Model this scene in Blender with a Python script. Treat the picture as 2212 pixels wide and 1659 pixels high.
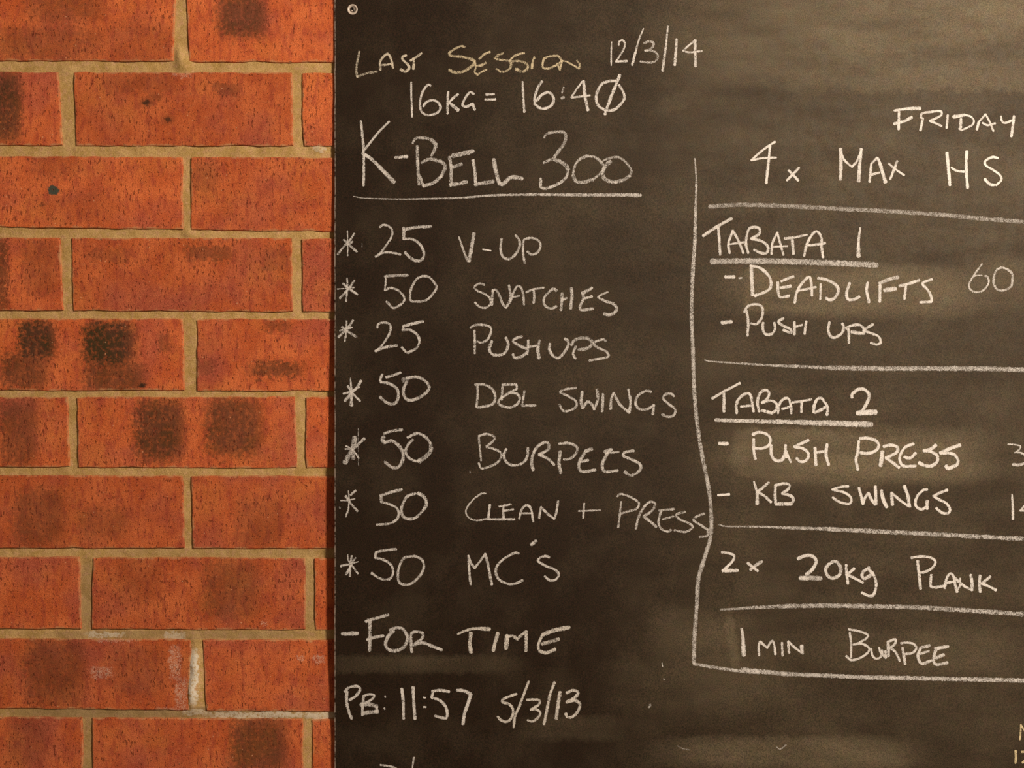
import bpy, math, random
from mathutils import Vector, noise
random.seed(7)
# ------------------------------------------------------------------ clear
for o in list(bpy.data.objects): bpy.data.objects.remove(o)
SC = bpy.context.scene
COL = SC.collection
# 1 unit of the tracing = 0.5 mm on the wall; the wall face is the plane Y = 0
S, D, Z0 = 0.0005, 1.10, 1.50
W, H = 2212.0, 1659.0
# ------------------------------------------------------------------ camera
cam = bpy.data.cameras.new('camera'); co = bpy.data.objects.new('camera', cam); COL.objects.link(co)
co.location = (0, -D, Z0); co.rotation_euler = (math.pi/2, 0, 0)
cam.sensor_width = 36; cam.lens = 36*D/(W*S); cam.clip_start = 0.02
SC.camera = co
# ------------------------------------------------------------------ world, lamp, exposure
wd = bpy.data.worlds.new('world'); SC.world = wd; wd.use_nodes = True
bg = wd.node_tree.nodes['Background']; bg.inputs[0].default_value = (1.0, .70, .50, 1); bg.inputs[1].default_value = .13
la = bpy.data.lights.new('room_lamp', 'POINT'); la.energy = 208; la.color = (1, .855, .70); la.shadow_soft_size = .15
lo = bpy.data.objects.new('room_lamp', la); COL.objects.link(lo); lo.location = (1.25, -1.60, Z0+.85)
vs = SC.view_settings
vs.view_transform = 'Standard'; vs.look = 'None'; vs.gamma = 1; vs.use_curve_mapping = False; vs.exposure = 0.0

# ------------------------------------------------------------------ helpers
def sm(t): t = max(0, min(1, t)); return t*t*(3-2*t)
def mesh_obj(name, verts, faces, mat, parent=None, smooth=False, origin=None):
    me = bpy.data.meshes.new(name)
    if origin is not None: verts = [(v[0]-origin[0], v[1]-origin[1], v[2]-origin[2]) for v in verts]
    me.from_pydata(verts, [], faces); me.materials.append(mat)
    if smooth: me.shade_smooth()
    o = bpy.data.objects.new(name, me); COL.objects.link(o)
    if origin is not None: o.location = origin
    if parent is not None: o.parent = parent
    return o
def w2(px, py): return ((px-W/2)*S, (H/2-py)*S)          # wall-plane metres (x, z about the origin)

class NT:
    def __init__(s, name):
        s.m = bpy.data.materials.new(name); s.m.use_nodes = True; s.t = s.m.node_tree
        s.b = s.t.nodes['Principled BSDF']
    def n(s, typ, **kw):
        x = s.t.nodes.new(typ)
        for k, v in kw.items(): setattr(x, k, v)
        return x
    def put(s, sock, v):
        if hasattr(v, 'is_output') or isinstance(v, bpy.types.NodeSocket): s.t.links.new(v, sock)
        else: sock.default_value = v
    def math(s, op, a, b=0.0, c=None, clamp=False):
        x = s.n('ShaderNodeMath', operation=op, use_clamp=clamp); s.put(x.inputs[0], a); s.put(x.inputs[1], b)
        if c is not None: s.put(x.inputs[2], c)
        return x.outputs[0]
    def vec(s, op, a, b=(0, 0, 0)):
        x = s.n('ShaderNodeVectorMath', operation=op); s.put(x.inputs[0], a)
        if op == 'SCALE': s.put(x.inputs['Scale'], b)
        elif op != 'LENGTH': s.put(x.inputs[1], b)
        return x.outputs['Value'] if op == 'LENGTH' else x.outputs[0]
    def rng(s, v, a, b, c=0.0, d=1.0, smooth=True):
        x = s.n('ShaderNodeMapRange'); x.interpolation_type = 'SMOOTHSTEP' if smooth else 'LINEAR'
        for i, q in enumerate((v, a, b, c, d)): s.put(x.inputs[i], q)
        return x.outputs[0]
    def noise(s, vec, scale, detail=2.0, rough=.5):
        x = s.n('ShaderNodeTexNoise'); s.put(x.inputs['Vector'], vec)
        x.inputs['Scale'].default_value = scale; x.inputs['Detail'].default_value = detail; x.inputs['Roughness'].default_value = rough
        return x.outputs['Fac'], x.outputs['Color']
    def mix(s, f, a, b, mode='MIX'):
        x = s.n('ShaderNodeMix', data_type='RGBA', blend_type=mode)
        s.put(x.inputs[0], f); s.put(x.inputs[6], a); s.put(x.inputs[7], b)
        return x.outputs[2]
    def coord(s, ref):
        x = s.n('ShaderNodeTexCoord'); x.object = ref; return x.outputs['Object']
    def tracing(s, c):                                   # object metres -> tracing units (x right, y down), z = 0
        v = s.vec('MULTIPLY', c, (1/S, 0, -1/S)); v = s.vec('ADD', v, (W/2, 0, H/2)); return v
    def spots(s, P, lst, soft=(1.12, .70)):
        acc = None
        for q in lst:
            cx, cy, hw, hh, st = q[:5]; ang = q[5] if len(q) > 5 else 0; sq = q[6] if len(q) > 6 else 0
            v = s.vec('SUBTRACT', P, (cx, 0, cy))
            if ang:
                r = s.n('ShaderNodeVectorRotate', rotation_type='Y_AXIS'); s.put(r.inputs['Vector'], v); r.inputs['Angle'].default_value = math.radians(ang); v = r.outputs[0]
            v = s.vec('MULTIPLY', v, (1/hw, 0, 1/hh))
            if sq != 2: v = s.vec('MULTIPLY', v, v)
            if sq == 1: v = s.vec('MULTIPLY', v, v)
            m = s.rng(s.vec('LENGTH', v), 1.05 if sq == 1 else soft[0], .35 if sq == 1 else soft[1]*.55, 0, st)
            acc = m if acc is None else s.math('MAXIMUM', acc, m)
        return acc
def rgb(*c): return (c[0], c[1], c[2], 1)

# ================================================================== SETTING: the brick wall
anchor = bpy.data.objects.new('tmp', None)               # replaced below by the wall itself as texture reference
bpy.data.objects.remove(anchor)

# ---- mortar backing (the wall itself)
rows = [  # (top left, top right, bottom left, bottom right) of a course at x=0 / x=720, then the perpends (left brick's right edge top/bottom, right brick's left edge top/bottom)
    (-24, -22, 131, 134, [(378, 374, 403, 408)]),
    (155, 157, 314, 315, [(126, 134, 160, 164), (630, 633, 653, 655)]),
    (337, 340, 490, 500, [(393, 395, 413, 411)]),
    (513, 515, 671, 673, [(129, 136, 154, 157), (629, 632, 652, 653)]),
    (688, 689, 843, 845, [(393, 398, 425, 425)]),
    (858, 857, 1009, 1011, [(144, 150, 166, 169), (637, 641, 661, 661)]),
    (1027, 1029, 1184, 1185, [(395, 398, 413, 416)]),
    (1203, 1206, 1358, 1361, [(171, 175, 201, 198), (659, 659, 679, 679)]),
    (1380, 1383, 1530, 1538, [(413, 407, 438, 445)]),
    (1549, 1554, 1706, 1709, [(177, 178, 199, 201), (654, 655, 674, 675)]),
]
def lumps(px, py):
    h = 0
    for cx, cy, rx, ry, a in ((396, 140, 17, 20, .0042), (388, 118, 8, 14, .0036), (421, 1462, 11, 62, .0046), (412, 1500, 7, 26, .0036), (640, 1548, 60, 5, .0012),
                              (147, 150, 16, 14, .002), (408, 505, 12, 10, .0018), (690, 322, 14, 8, .002), (415, 1380, 18, 9, .002), (133, 900, 10, 60, -.0004)):
        h += a*math.exp(-((px-cx)/rx)**2 - ((py-cy)/ry)**2)
    return h
def axis(a, b, fa, fb, fine, coarse):
    out = []; t = a
    while t < b:
        out.append(t); t += fine if fa <= t < fb else coarse
    out.append(b); return out
ax = axis(-1000, 4400, -60, 735, 4.5, 45); ay = axis(-560, 2300, -30, 1690, 4.5, 45)
V = []; F = []
for py in ay:
    for px in ax:
        x, z = w2(px, py)
        d = -.0022 - .0009*(noise.noise((px*.03, py*.03, 1.3))) - .0007*noise.noise((px*.12, py*.12, 4.1)) + lumps(px, py)
        V.append((x, -d, z+Z0))
nx = len(ax)
for j in range(len(ay)-1):
    for i in range(nx-1):
        a = j*nx+i; F.append((a, a+nx, a+nx+1, a+1))
# body behind (a solid slab 110 mm deep)
x0, zt = w2(ax[0], ay[0]); x1, zb = w2(ax[-1], ay[-1]); k = len(V)
V += [(x0, .006, zt+Z0), (x1, .006, zt+Z0), (x1, .006, zb+Z0), (x0, .006, zb+Z0), (x0, .11, zt+Z0), (x1, .11, zt+Z0), (x1, .11, zb+Z0), (x0, .11, zb+Z0)]
F += [(k+4, k+5, k+6, k+7), (k, k+4, k+7, k+3), (k+1, k+2, k+6, k+5), (k, k+1, k+5, k+4), (k+3, k+7, k+6, k+2), (k, k+3, k+2, k+1)]
M_mortar = NT('mortar_mat'); M_brick = NT('brick_mat')
wall = mesh_obj('wall_back', V, F, M_mortar.m, None, True, (0, 0, Z0))
wall['kind'] = 'structure'; wall['label'] = 'orange red face brick wall with tan mortar joints'

# ---- mortar material
m = M_mortar; c = m.coord(wall); P = m.tracing(c)
f1, _ = m.noise(c, 55, 3); f2, _ = m.noise(c, 900, 3, .6); f3, c3 = m.noise(c, 260, 3)
col = m.mix(m.rng(f1, .35, .65), rgb(.60, .39, .135), rgb(.74, .50, .21))
col = m.mix(m.rng(f3, .45, .8), col, rgb(.76, .46, .25))
col = m.mix(m.rng(f2, .30, .72), m.mix(1, col, rgb(.66, .62, .55), 'MULTIPLY'), col)
dirty = m.spots(P, [(350, 1540, 380, 14, .55), (380, 1372, 330, 10, .4), (186, 1290, 16, 90, .35), (186, 1620, 16, 80, .3), (670, 1290, 16, 90, .25), (500, 1194, 300, 12, .2)])
col = m.mix(dirty, col, rgb(.25, .17, .09))
Pd = m.vec('ADD', P, m.vec('SCALE', m.vec('SUBTRACT', c3, (.5, .5, .5)), 26.0))
wh = m.spots(Pd, [(418, 1462, 11, 66, .9), (560, 1546, 120, 9, .55), (690, 1548, 40, 9, .6), (225, 1372, 45, 6, .5), (375, 1378, 25, 14, .4), (420, 1540, 30, 7, .4), (690, 322, 14, 7, .4)])
wn, _ = m.noise(c, 420, 3, .6)
col = m.mix(m.math('MULTIPLY', wh, m.rng(wn, .28, .52)), col, rgb(.83, .76, .62))
m.put(m.b.inputs['Base Color'], col); m.b.inputs['Roughness'].default_value = .92; m.b.inputs['Specular IOR Level'].default_value = .15
bp = m.n('ShaderNodeBump'); bp.inputs['Strength'].default_value = .55; bp.inputs['Distance'].default_value = .0011
m.put(bp.inputs['Height'], m.math('ADD', f2, m.math('MULTIPLY', f3, .8))); m.put(m.b.inputs['Normal'], bp.outputs[0])

# ---- brick material
m = M_brick; c = m.coord(wall); P = m.tracing(c)
oi = m.n('ShaderNodeObjectInfo').outputs['Random']
rnd = m.math('MULTIPLY', oi, 37.0)
cb = m.n('ShaderNodeCombineXYZ'); m.put(cb.inputs[0], rnd); m.put(cb.inputs[2], m.math('MULTIPLY', oi, 11.0))
cc = m.vec('ADD', c, cb.outputs[0])
a1, _ = m.noise(cc, 26, 3, .55); a2, c2 = m.noise(cc, 230, 3, .6); a3, _ = m.noise(cc, 1100, 2, .6)
st = m.n('ShaderNodeMapping'); m.put(st.inputs['Vector'], cc); st.inputs['Scale'].default_value = (1, 1, .38)
p1, _ = m.noise(st.outputs[0], 430, 2, .55); p2, _ = m.noise(st.outputs[0], 150, 3, .6)
col = m.mix(m.rng(a1, .35, .66), rgb(.66, .142, .040), rgb(.84, .220, .070))
b1, _ = m.noise(m.vec('ADD', cc, (3.1, 0, 1.7)), 13, 3, .6); b2, _ = m.noise(m.vec('ADD', cc, (7.1, 0, 4.7)), 17, 3, .6)
col = m.mix(m.math('MULTIPLY', m.rng(b1, .46, .68), .60), col, rgb(.47, .115, .085)); col = m.mix(m.math('MULTIPLY', m.rng(b2, .50, .70), .55), col, rgb(.74, .235, .060))
col = m.mix(m.math('MULTIPLY', m.rng(p2, .46, .66), .60), col, rgb(.44, .080, .044))
tone = m.math('MULTIPLY_ADD', oi, .22, .98)
tc = m.n('ShaderNodeCombineXYZ'); [m.put(tc.inputs[i], tone) for i in range(3)]
col = m.mix(1, col, tc.outputs[0], 'MULTIPLY')
col = m.mix(m.math('MULTIPLY', m.rng(a2, .52, .78), .45), col, rgb(.84, .31, .13))
col = m.mix(m.math('MULTIPLY', m.rng(a3, .35, .65), 1.0), m.mix(1, col, rgb(.56, .52, .50), 'MULTIPLY'), col)
warm = m.mix(.45, col, rgb(1.0, .93, .85), 'MULTIPLY')
# burnt kiln marks
Pn = m.vec('ADD', P, m.vec('SCALE', m.vec('SUBTRACT', c2, (.5, .5, .5)), 64.0))
marks = [(522, 36, 62, 52, .72), (140, 10, 100, 46, .42), (110, 95, 140, 44, .40), (300, 95, 90, 60, .24), (14, 228, 38, 88, .82), (490, 192, 34, 16, .40), (300, 180, 90, 24, .25),
         (6, 590, 14, 96, .65), (88, 575, 44, 70, .32), (452, 546, 60, 20, .48), (600, 560, 40, 30, .32), (235, 552, 50, 16, .28), (80, 735, 46, 52, .92), (52, 800, 60, 46, .70), (236, 742, 66, 56, .95),
         (246, 815, 76, 38, .70), (355, 740, 16, 24, .4), (596, 798, 66, 20, .62), (600, 704, 34, 14, .4), (442, 792, 30, 20, .3), (345, 930, 62, 76, .80), (505, 922, 70, 74, .72), (40, 935, 48, 84, .58),
         (84, 1118, 62, 70, .48), (225, 1130, 60, 40, .30), (560, 1128, 60, 64, .30), (500, 1272, 70, 76, .42), (300, 1250, 60, 60, .2), (118, 1450, 76, 84, .48), (300, 1450, 70, 60, .24), (560, 1610, 70, 80, .66), (60, 1600, 50, 60, .25), (120, 360, 60, 30, .22), (440, 380, 36, 36, .3), (180, 450, 90, 40, .16)]
mk = m.spots(Pn, marks, (1.25, .45))
mkn = m.rng(a2, .22, .60, .55, 1.12); mk = m.math('MULTIPLY', mk, mkn)
col = m.mix(mk, warm, m.mix(m.rng(a1, .4, .6), rgb(.060, .036, .012), rgb(.105, .042, .020)))
# iron spots
Ps = m.vec('ADD', P, m.vec('SCALE', m.vec('SUBTRACT', c2, (.5, .5, .5)), 16.0))
ir = m.spots(Ps, [(315, 222, 13, 8, .9, 0, 2), (318, 221, 24, 14, .4, 0, 2), (363, 258, 11, 10, .85, 0, 2), (363, 258, 19, 16, .35, 0, 2), (336, 210, 22, 10, .4, 0, 2), (92, 443, 9, 7, .5, 0, 2), (308, 832, 10, 8, .95, 0, 2)], (1.1, .6))
col = m.mix(ir, col, rgb(.03, .02, .010))
tl = m.spots(Ps, [(115, 411, 13, 11, .97, 0, 2)], (1.1, 1.4)); col = m.mix(tl, col, rgb(.055, .075, .055))
# open pores: elongated pits, their inner shade painted into the colour, and pale grit
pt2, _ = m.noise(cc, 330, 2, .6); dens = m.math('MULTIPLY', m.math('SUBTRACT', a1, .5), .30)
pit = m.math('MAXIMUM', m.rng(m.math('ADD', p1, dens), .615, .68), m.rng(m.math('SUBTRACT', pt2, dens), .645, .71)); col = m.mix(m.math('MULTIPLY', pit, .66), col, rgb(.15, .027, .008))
vo = m.n('ShaderNodeTexVoronoi'); m.put(vo.inputs['Vector'], cc); vo.inputs['Scale'].default_value = 190
gr = m.math('MULTIPLY', m.rng(vo.outputs['Distance'], .16, .07), m.math('GREATER_THAN', m.n('ShaderNodeSeparateColor').outputs[0], .9))
sp = m.n('ShaderNodeSeparateColor'); m.put(sp.inputs[0], vo.outputs['Color'])
gr = m.math('MULTIPLY', m.rng(vo.outputs['Distance'], .17, .08), m.math('GREATER_THAN', sp.outputs[0], .93))
col = m.mix(m.math('MULTIPLY', gr, .55), col, rgb(.85, .46, .25))
# efflorescence
Pe = m.vec('ADD', P, m.vec('SCALE', m.vec('SUBTRACT', c2, (.5, .5, .5)), 30.0))
ef = m.spots(Pe, [(220, 1453, 26, 14, .6), (378, 1430, 14, 40, .7), (392, 1500, 14, 40, .6), (370, 1535, 45, 8, .5), (250, 1381, 50, 6, .5), (690, 1424, 14, 10, .6), (650, 1423, 8, 6, .7), (570, 1346, 8, 5, .8), (690, 322, 10, 9, .5), (395, 160, 22, 8, .45)])
col = m.mix(m.math('MULTIPLY', ef, m.math('MAXIMUM', m.rng(a3, .50, .62), m.math('MULTIPLY', m.rng(a2, .45, .65), .5))), col, rgb(.80, .62, .48))
rim = m.n('ShaderNodeAttribute', attribute_name='rim').outputs['Fac']
sn, _ = m.noise(c, 75, 4, .65)
smear = m.rng(m.math('ADD', m.math('MULTIPLY', rim, .42), m.math('MULTIPLY', sn, 1.1)), .82, 1.12)
smear = m.math('MULTIPLY', smear, m.rng(rim, 0, .25))
col = m.mix(m.math('MULTIPLY', smear, .72), col, rgb(.60, .33, .15))
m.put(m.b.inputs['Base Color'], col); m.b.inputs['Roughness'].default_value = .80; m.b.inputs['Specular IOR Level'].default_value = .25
bp = m.n('ShaderNodeBump'); bp.inputs['Strength'].default_value = .6; bp.inputs['Distance'].default_value = .0013
h = m.math('SUBTRACT', m.math('MULTIPLY', a3, .35), m.math('MULTIPLY', pit, 1.0)); h = m.math('ADD', h, m.math('MULTIPLY', a2, .7))
m.put(bp.inputs['Height'], h); m.put(m.b.inputs['Normal'], bp.outputs[0])

# ---- bricks: each a wobbly-edged block with a worn arris, proud of the mortar
def brick(q, seed):
    """q = corner tracing points tl, tr, br, bl"""
    pts = []
    seg = (20, 7, 20, 7)
    for e in range(4):
        A, B = q[e], q[(e+1) % 4]; n = seg[e]
        L = math.hypot(B[0]-A[0], B[1]-A[1]); nrm = ((B[1]-A[1])/L, -(B[0]-A[0])/L)
        for i in range(n):
            t = i/n; x = A[0]+(B[0]-A[0])*t; y = A[1]+(B[1]-A[1])*t
            wv = 1.9*noise.noise((x*.022, y*.022, seed)) + 1.5*noise.noise((x*.11, y*.11, seed+9))
            if i == 0: wv -= 1.2
            pts.append((x+nrm[0]*wv, y+nrm[1]*wv))
    cx = sum(p[0] for p in q)/4; cy = sum(p[1] for p in q)/4
    ox, oz = w2(cx, cy); n = len(pts); V = []
    def ring(inset, dep):
        for (x, y) in pts:
            hw, hh = abs(q[1][0]-q[0][0])/2, abs(q[3][1]-q[0][1])/2
            sx, sy = (hw-inset)/hw, (hh-inset)/hh
            X, Z = w2(cx+(x-cx)*sx, cy+(y-cy)*sy); V.append((X, dep, Z+Z0))
    pr = .0004*noise.noise((seed*3.1, 0, 0))
    ring(0, .012); ring(0, .0007+pr); ring(.7, .0002+pr); ring(2.2, pr); ring(9, pr)
    F = []
    for r in range(4):
        for i in range(n):
            j = (i+1) % n; F.append((r*n+i, r*n+j, (r+1)*n+j, (r+1)*n+i))
    F.append(tuple(4*n+i for i in range(n)))
    F = [tuple(reversed(f)) for f in F]
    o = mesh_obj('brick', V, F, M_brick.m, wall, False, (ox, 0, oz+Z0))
    at = o.data.attributes.new('rim', 'FLOAT', 'POINT'); at.data.foreach_set('value', [v_ for v_ in (1, 1, 1, .85, 0) for _ in range(n)])
    return o
def addbrick(q, seed):
    o = brick(q, seed); o.location.z -= Z0; return o
LEN = 473; JO = 23
sd = 0
shared = None
BX0, BX1, BY0, BY1 = 723, 3300, -40, 2050               # outline of the board
def plain(cx, cy):
    global shared
    if BX0+60 < cx-LEN/2 and cx+LEN/2 < BX1-60 and BY0+50 < cy-78 and cy+78 < BY1-50: return   # nothing of it can be seen
    if shared is None:
        o = addbrick([(cx-LEN/2, cy-78), (cx+LEN/2, cy-78), (cx+LEN/2, cy+78), (cx-LEN/2, cy+78)], 77.7); shared = o
    else:
        o = shared.copy(); COL.objects.link(o); x, z = w2(cx, cy); o.location = (x, 0, z)
for (tl, tr, bl, br, J) in rows:
    def ty(x): return tl+(tr-tl)*x/720
    def by(x): return bl+(br-bl)*x/720
    xs = []                                             # (left top, left bottom, right top, right bottom)
    first = J[0]; xs.append((first[0]-LEN, first[1]-LEN, first[0], first[1]))
    for i, j in enumerate(J):
        if i+1 < len(J): xs.append((j[2], j[3], J[i+1][0], J[i+1][1]))
        else: xs.append((j[2], j[3], j[2]+LEN, j[3]+LEN))
    for (a, b, c_, d) in xs:
        sd += 1
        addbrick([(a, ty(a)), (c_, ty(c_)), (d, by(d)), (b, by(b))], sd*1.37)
    yc = (tl+bl)/2
    x = first[0]-LEN-JO-LEN/2
    while x > -760: plain(x, yc); x -= LEN+JO
    x = xs[-1][2]+JO+LEN/2
    while x < 4150: plain(x, (tr+br)/2); x += LEN+JO
for r, yc in ((-1, -121), (-2, -295), (-3, -469), (10, 1806), (11, 1981), (12, 2155)):
    x = -1010 + (248 if r % 2 else 0) + LEN/2
    while x < 4150:
        if x > -760: plain(x, yc)
        x += LEN+JO

# ================================================================== CHALKBOARD
GAP = [(-60, 3), (0, 3.2), (250, 4.6), (550, 8), (850, 13), (1100, 19.5), (1300, 18.5), (1400, 16), (1500, 12), (1600, 8.5), (1700, 8), (2060, 8)]
def gapz(py):
    for (a, ga), (b, gb) in zip(GAP, GAP[1:]):
        if py <= b: return ga+(gb-ga)*sm((py-a)/(b-a))
    return GAP[-1][1]
def front(px, py):                                      # how far the sheet's face stands off the brick faces (m)
    g = gapz(py)*.00068; base = .0042
    return base+(g-base)*math.exp(-(max(0, px-723)/620)**2)
def onboard(px, py, lift=0.0):
    g = front(px, py)+lift; k_ = (D-g)/D; x, z = w2(px, py); return (x*k_, -g, z*k_)
board = bpy.data.objects.new('chalkboard', None); COL.objects.link(board); board.location = (0, 0, Z0)
board['label'] = 'large matt black chalkboard covered in white chalk workout lists, fixed to the brick wall'; board['category'] = 'chalkboard'
M_board = NT('board_mat'); M_edge = NT('board_edge_mat'); M_chalk = NT('chalk_mat')
gx = [BX0, BX0+2.4]+axis(BX0+8, BX1, 723, 2260, 14, 60); gy = axis(BY0, BY1, -40, 1700, 14, 60)
V = []; F = []; nx = len(gx); TH = .0018
def ragged(py): return .55*noise.noise((py*.07, 3.3, 0))+.5*noise.noise((py*.021, 8.3, 0))
for back in (0, 1):
    for py in gy:
        for i, px in enumerate(gx):
            xx = px + (ragged(py) if i == 0 else 0)
            x, y, z = onboard(xx, py); V.append((x, min(y+TH*back, y+TH*back), z))
N = nx*len(gy)
for j in range(len(gy)-1):
    for i in range(nx-1):
        a = j*nx+i; F.append((a, a+nx, a+nx+1, a+1)); b = a+N; F.append((b, b+1, b+nx+1, b+nx))
for j in range(len(gy)-1):
    a = j*nx; F.append((a, a+N, a+nx+N, a+nx)); a = j*nx+nx-1; F.append((a, a+nx, a+nx+N, a+N))
for i in range(nx-1):
    F.append((i, i+1, i+1+N, i+N)); a = (len(gy)-1)*nx+i; F.append((a, a+N, a+1+N, a+1))
sheet = mesh_obj('writing_sheet', V, F, M_board.m, board, False)
rim_at = sheet.data.attributes.new('rim', 'FLOAT', 'POINT'); rim_at.data.foreach_set('value', [1.0 if k_ % nx == 0 else 0.0 for k_ in range(len(V))])

m = M_board; c = m.coord(board); P = m.tracing(c)
n1, nc1 = m.noise(c, 14, 4, .6); n2, nc2 = m.noise(c, 1000, 2, .7); n3, nc3 = m.noise(c, 110, 3, .6)
sx = m.n('ShaderNodeMapping'); m.put(sx.inputs['Vector'], c); sx.inputs['Scale'].default_value = (.25, 1, 1); sx.inputs['Rotation'].default_value = (0, math.radians(14), 0)
wipe, _ = m.noise(sx.outputs[0], 30, 3, .6)
Pw = m.vec('ADD', P, m.vec('SCALE', m.vec('SUBTRACT', nc3, (.5, .5, .5)), 60.0))
haze = m.spots(Pw, [
    (1960, 60, 560, 165, .30, 0, 0), (2050, 120, 330, 92, .25, 0, 1), (1540, 180, 170, 30, .17, -29, 0), (1700, 110, 330, 90, .17, -18, 0), (1900, 205, 190, 9, .12, 0, 0),
    (1960, 330, 620, 300, .16), (1950, 700, 600, 380, .12), (2050, 1200, 700, 560, .115), (1500, 500, 500, 620, .07)], (1.5, .2))
haze2 = m.spots(m.vec('ADD', P, m.vec('SCALE', m.vec('SUBTRACT', nc3, (.5, .5, .5)), 22.0)), [
    (1700, 978, 128, 58, .22, 0, 1), (1850, 985, 300, 66, .25), (1618, 980, 50, 52, .24, 12), (1760, 985, 260, 70, .10), (1690, 625, 94, 52, .16, 0, 1), (1850, 628, 280, 62, .18), (2150, 610, 110, 60, .08),
    (1580, 1385, 14, 78, .15, -8), (1500, 1400, 110, 100, .08), (1700, 1625, 300, 40, .20), (900, 1430, 230, 22, .10), (1230, 1570, 120, 30, .10),
    (1490, 1470, 200, 70, .06), (2000, 1400, 260, 60, .06)], (1.3, .3))
hz = m.math('ADD', m.math('MULTIPLY', haze, m.rng(wipe, .2, .75, .55, 1.25)), m.math('MULTIPLY', haze2, m.rng(wipe, .25, .7, .7, 1.2)))
hz = m.math('ADD', hz, m.math('MULTIPLY', m.rng(n1, .4, .7), .05), clamp=True)
hz = m.math('MULTIPLY', hz, m.rng(n2, .25, .75, .35, 1.65, False))
base = m.mix(m.rng(n2, .25, .75), rgb(.0115, .0064, .0030), rgb(.034, .0200, .0105))
mott = m.mix(.22, rgb(.5, .5, .5), nc3)
base = m.mix(1, base, m.mix(1, m.mix(.55, rgb(.5, .5, .5), nc2), rgb(2, 2, 2), 'MULTIPLY'), 'MULTIPLY')
dust = m.mix(1, rgb(.345, .275, .168), m.mix(1, m.mix(.30, rgb(.5, .5, .5), m.mix(.5, nc3, nc2)), rgb(2, 2, 2), 'MULTIPLY'), 'MULTIPLY')
col = m.mix(hz, base, dust)
# pale worn arris along the cut left edge, here and there
sxyz = m.n('ShaderNodeSeparateXYZ'); m.put(sxyz.inputs[0], P)
edge = m.rng(m.n('ShaderNodeAttribute', attribute_name='rim').outputs['Fac'], .15, .7)
en, _ = m.noise(c, 160, 3, .7); col = m.mix(m.math('MULTIPLY', edge, m.rng(en, .36, .60)), col, rgb(.42, .34, .28))
m.put(m.b.inputs['Base Color'], col); m.put(m.b.inputs['Roughness'], m.rng(n3, .3, .7, .58, .68)); m.b.inputs['Specular IOR Level'].default_value = .16
bp = m.n('ShaderNodeBump'); bp.inputs['Strength'].default_value = .35; bp.inputs['Distance'].default_value = .0004
m.put(bp.inputs['Height'], n2); m.put(m.b.inputs['Normal'], bp.outputs[0])

# ---- chalk: every word is a ribbon mesh lying on the sheet
m = M_chalk
uv = m.n('ShaderNodeUVMap').outputs[0]; su = m.n('ShaderNodeSeparateXYZ'); m.put(su.inputs[0], uv)
pr = m.n('ShaderNodeAttribute', attribute_name='press').outputs['Fac']; ye = m.n('ShaderNodeAttribute', attribute_name='yellow').outputs['Fac']
tc_ = m.n('ShaderNodeTexCoord').outputs['Object']
g1, _ = m.noise(tc_, 1150, 2, .65); g2, _ = m.noise(tc_, 240, 2, .5)
v2 = m.math('POWER', m.math('ABSOLUTE', su.outputs[1]), 3.0)
t = m.math('MULTIPLY', pr, m.math('SUBTRACT', 1.0, m.math('MULTIPLY', v2, .52)))
t = m.math('ADD', t, m.math('MULTIPLY', m.math('SUBTRACT', g1, .5), 2.5)); t = m.math('ADD', t, m.math('MULTIPLY', m.math('SUBTRACT', g2, .5), .9))
al = m.math('MULTIPLY', m.rng(t, .12, 1.08), m.math('MULTIPLY_ADD', pr, .75, .25, True))
cc_ = m.mix(ye, rgb(.90, .85, .79), rgb(.90, .70, .32))
m.put(m.b.inputs['Base Color'], cc_); m.b.inputs['Roughness'].default_value = 1; m.b.inputs['Specular IOR Level'].default_value = 0
m.put(m.b.inputs['Alpha'], al)

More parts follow.
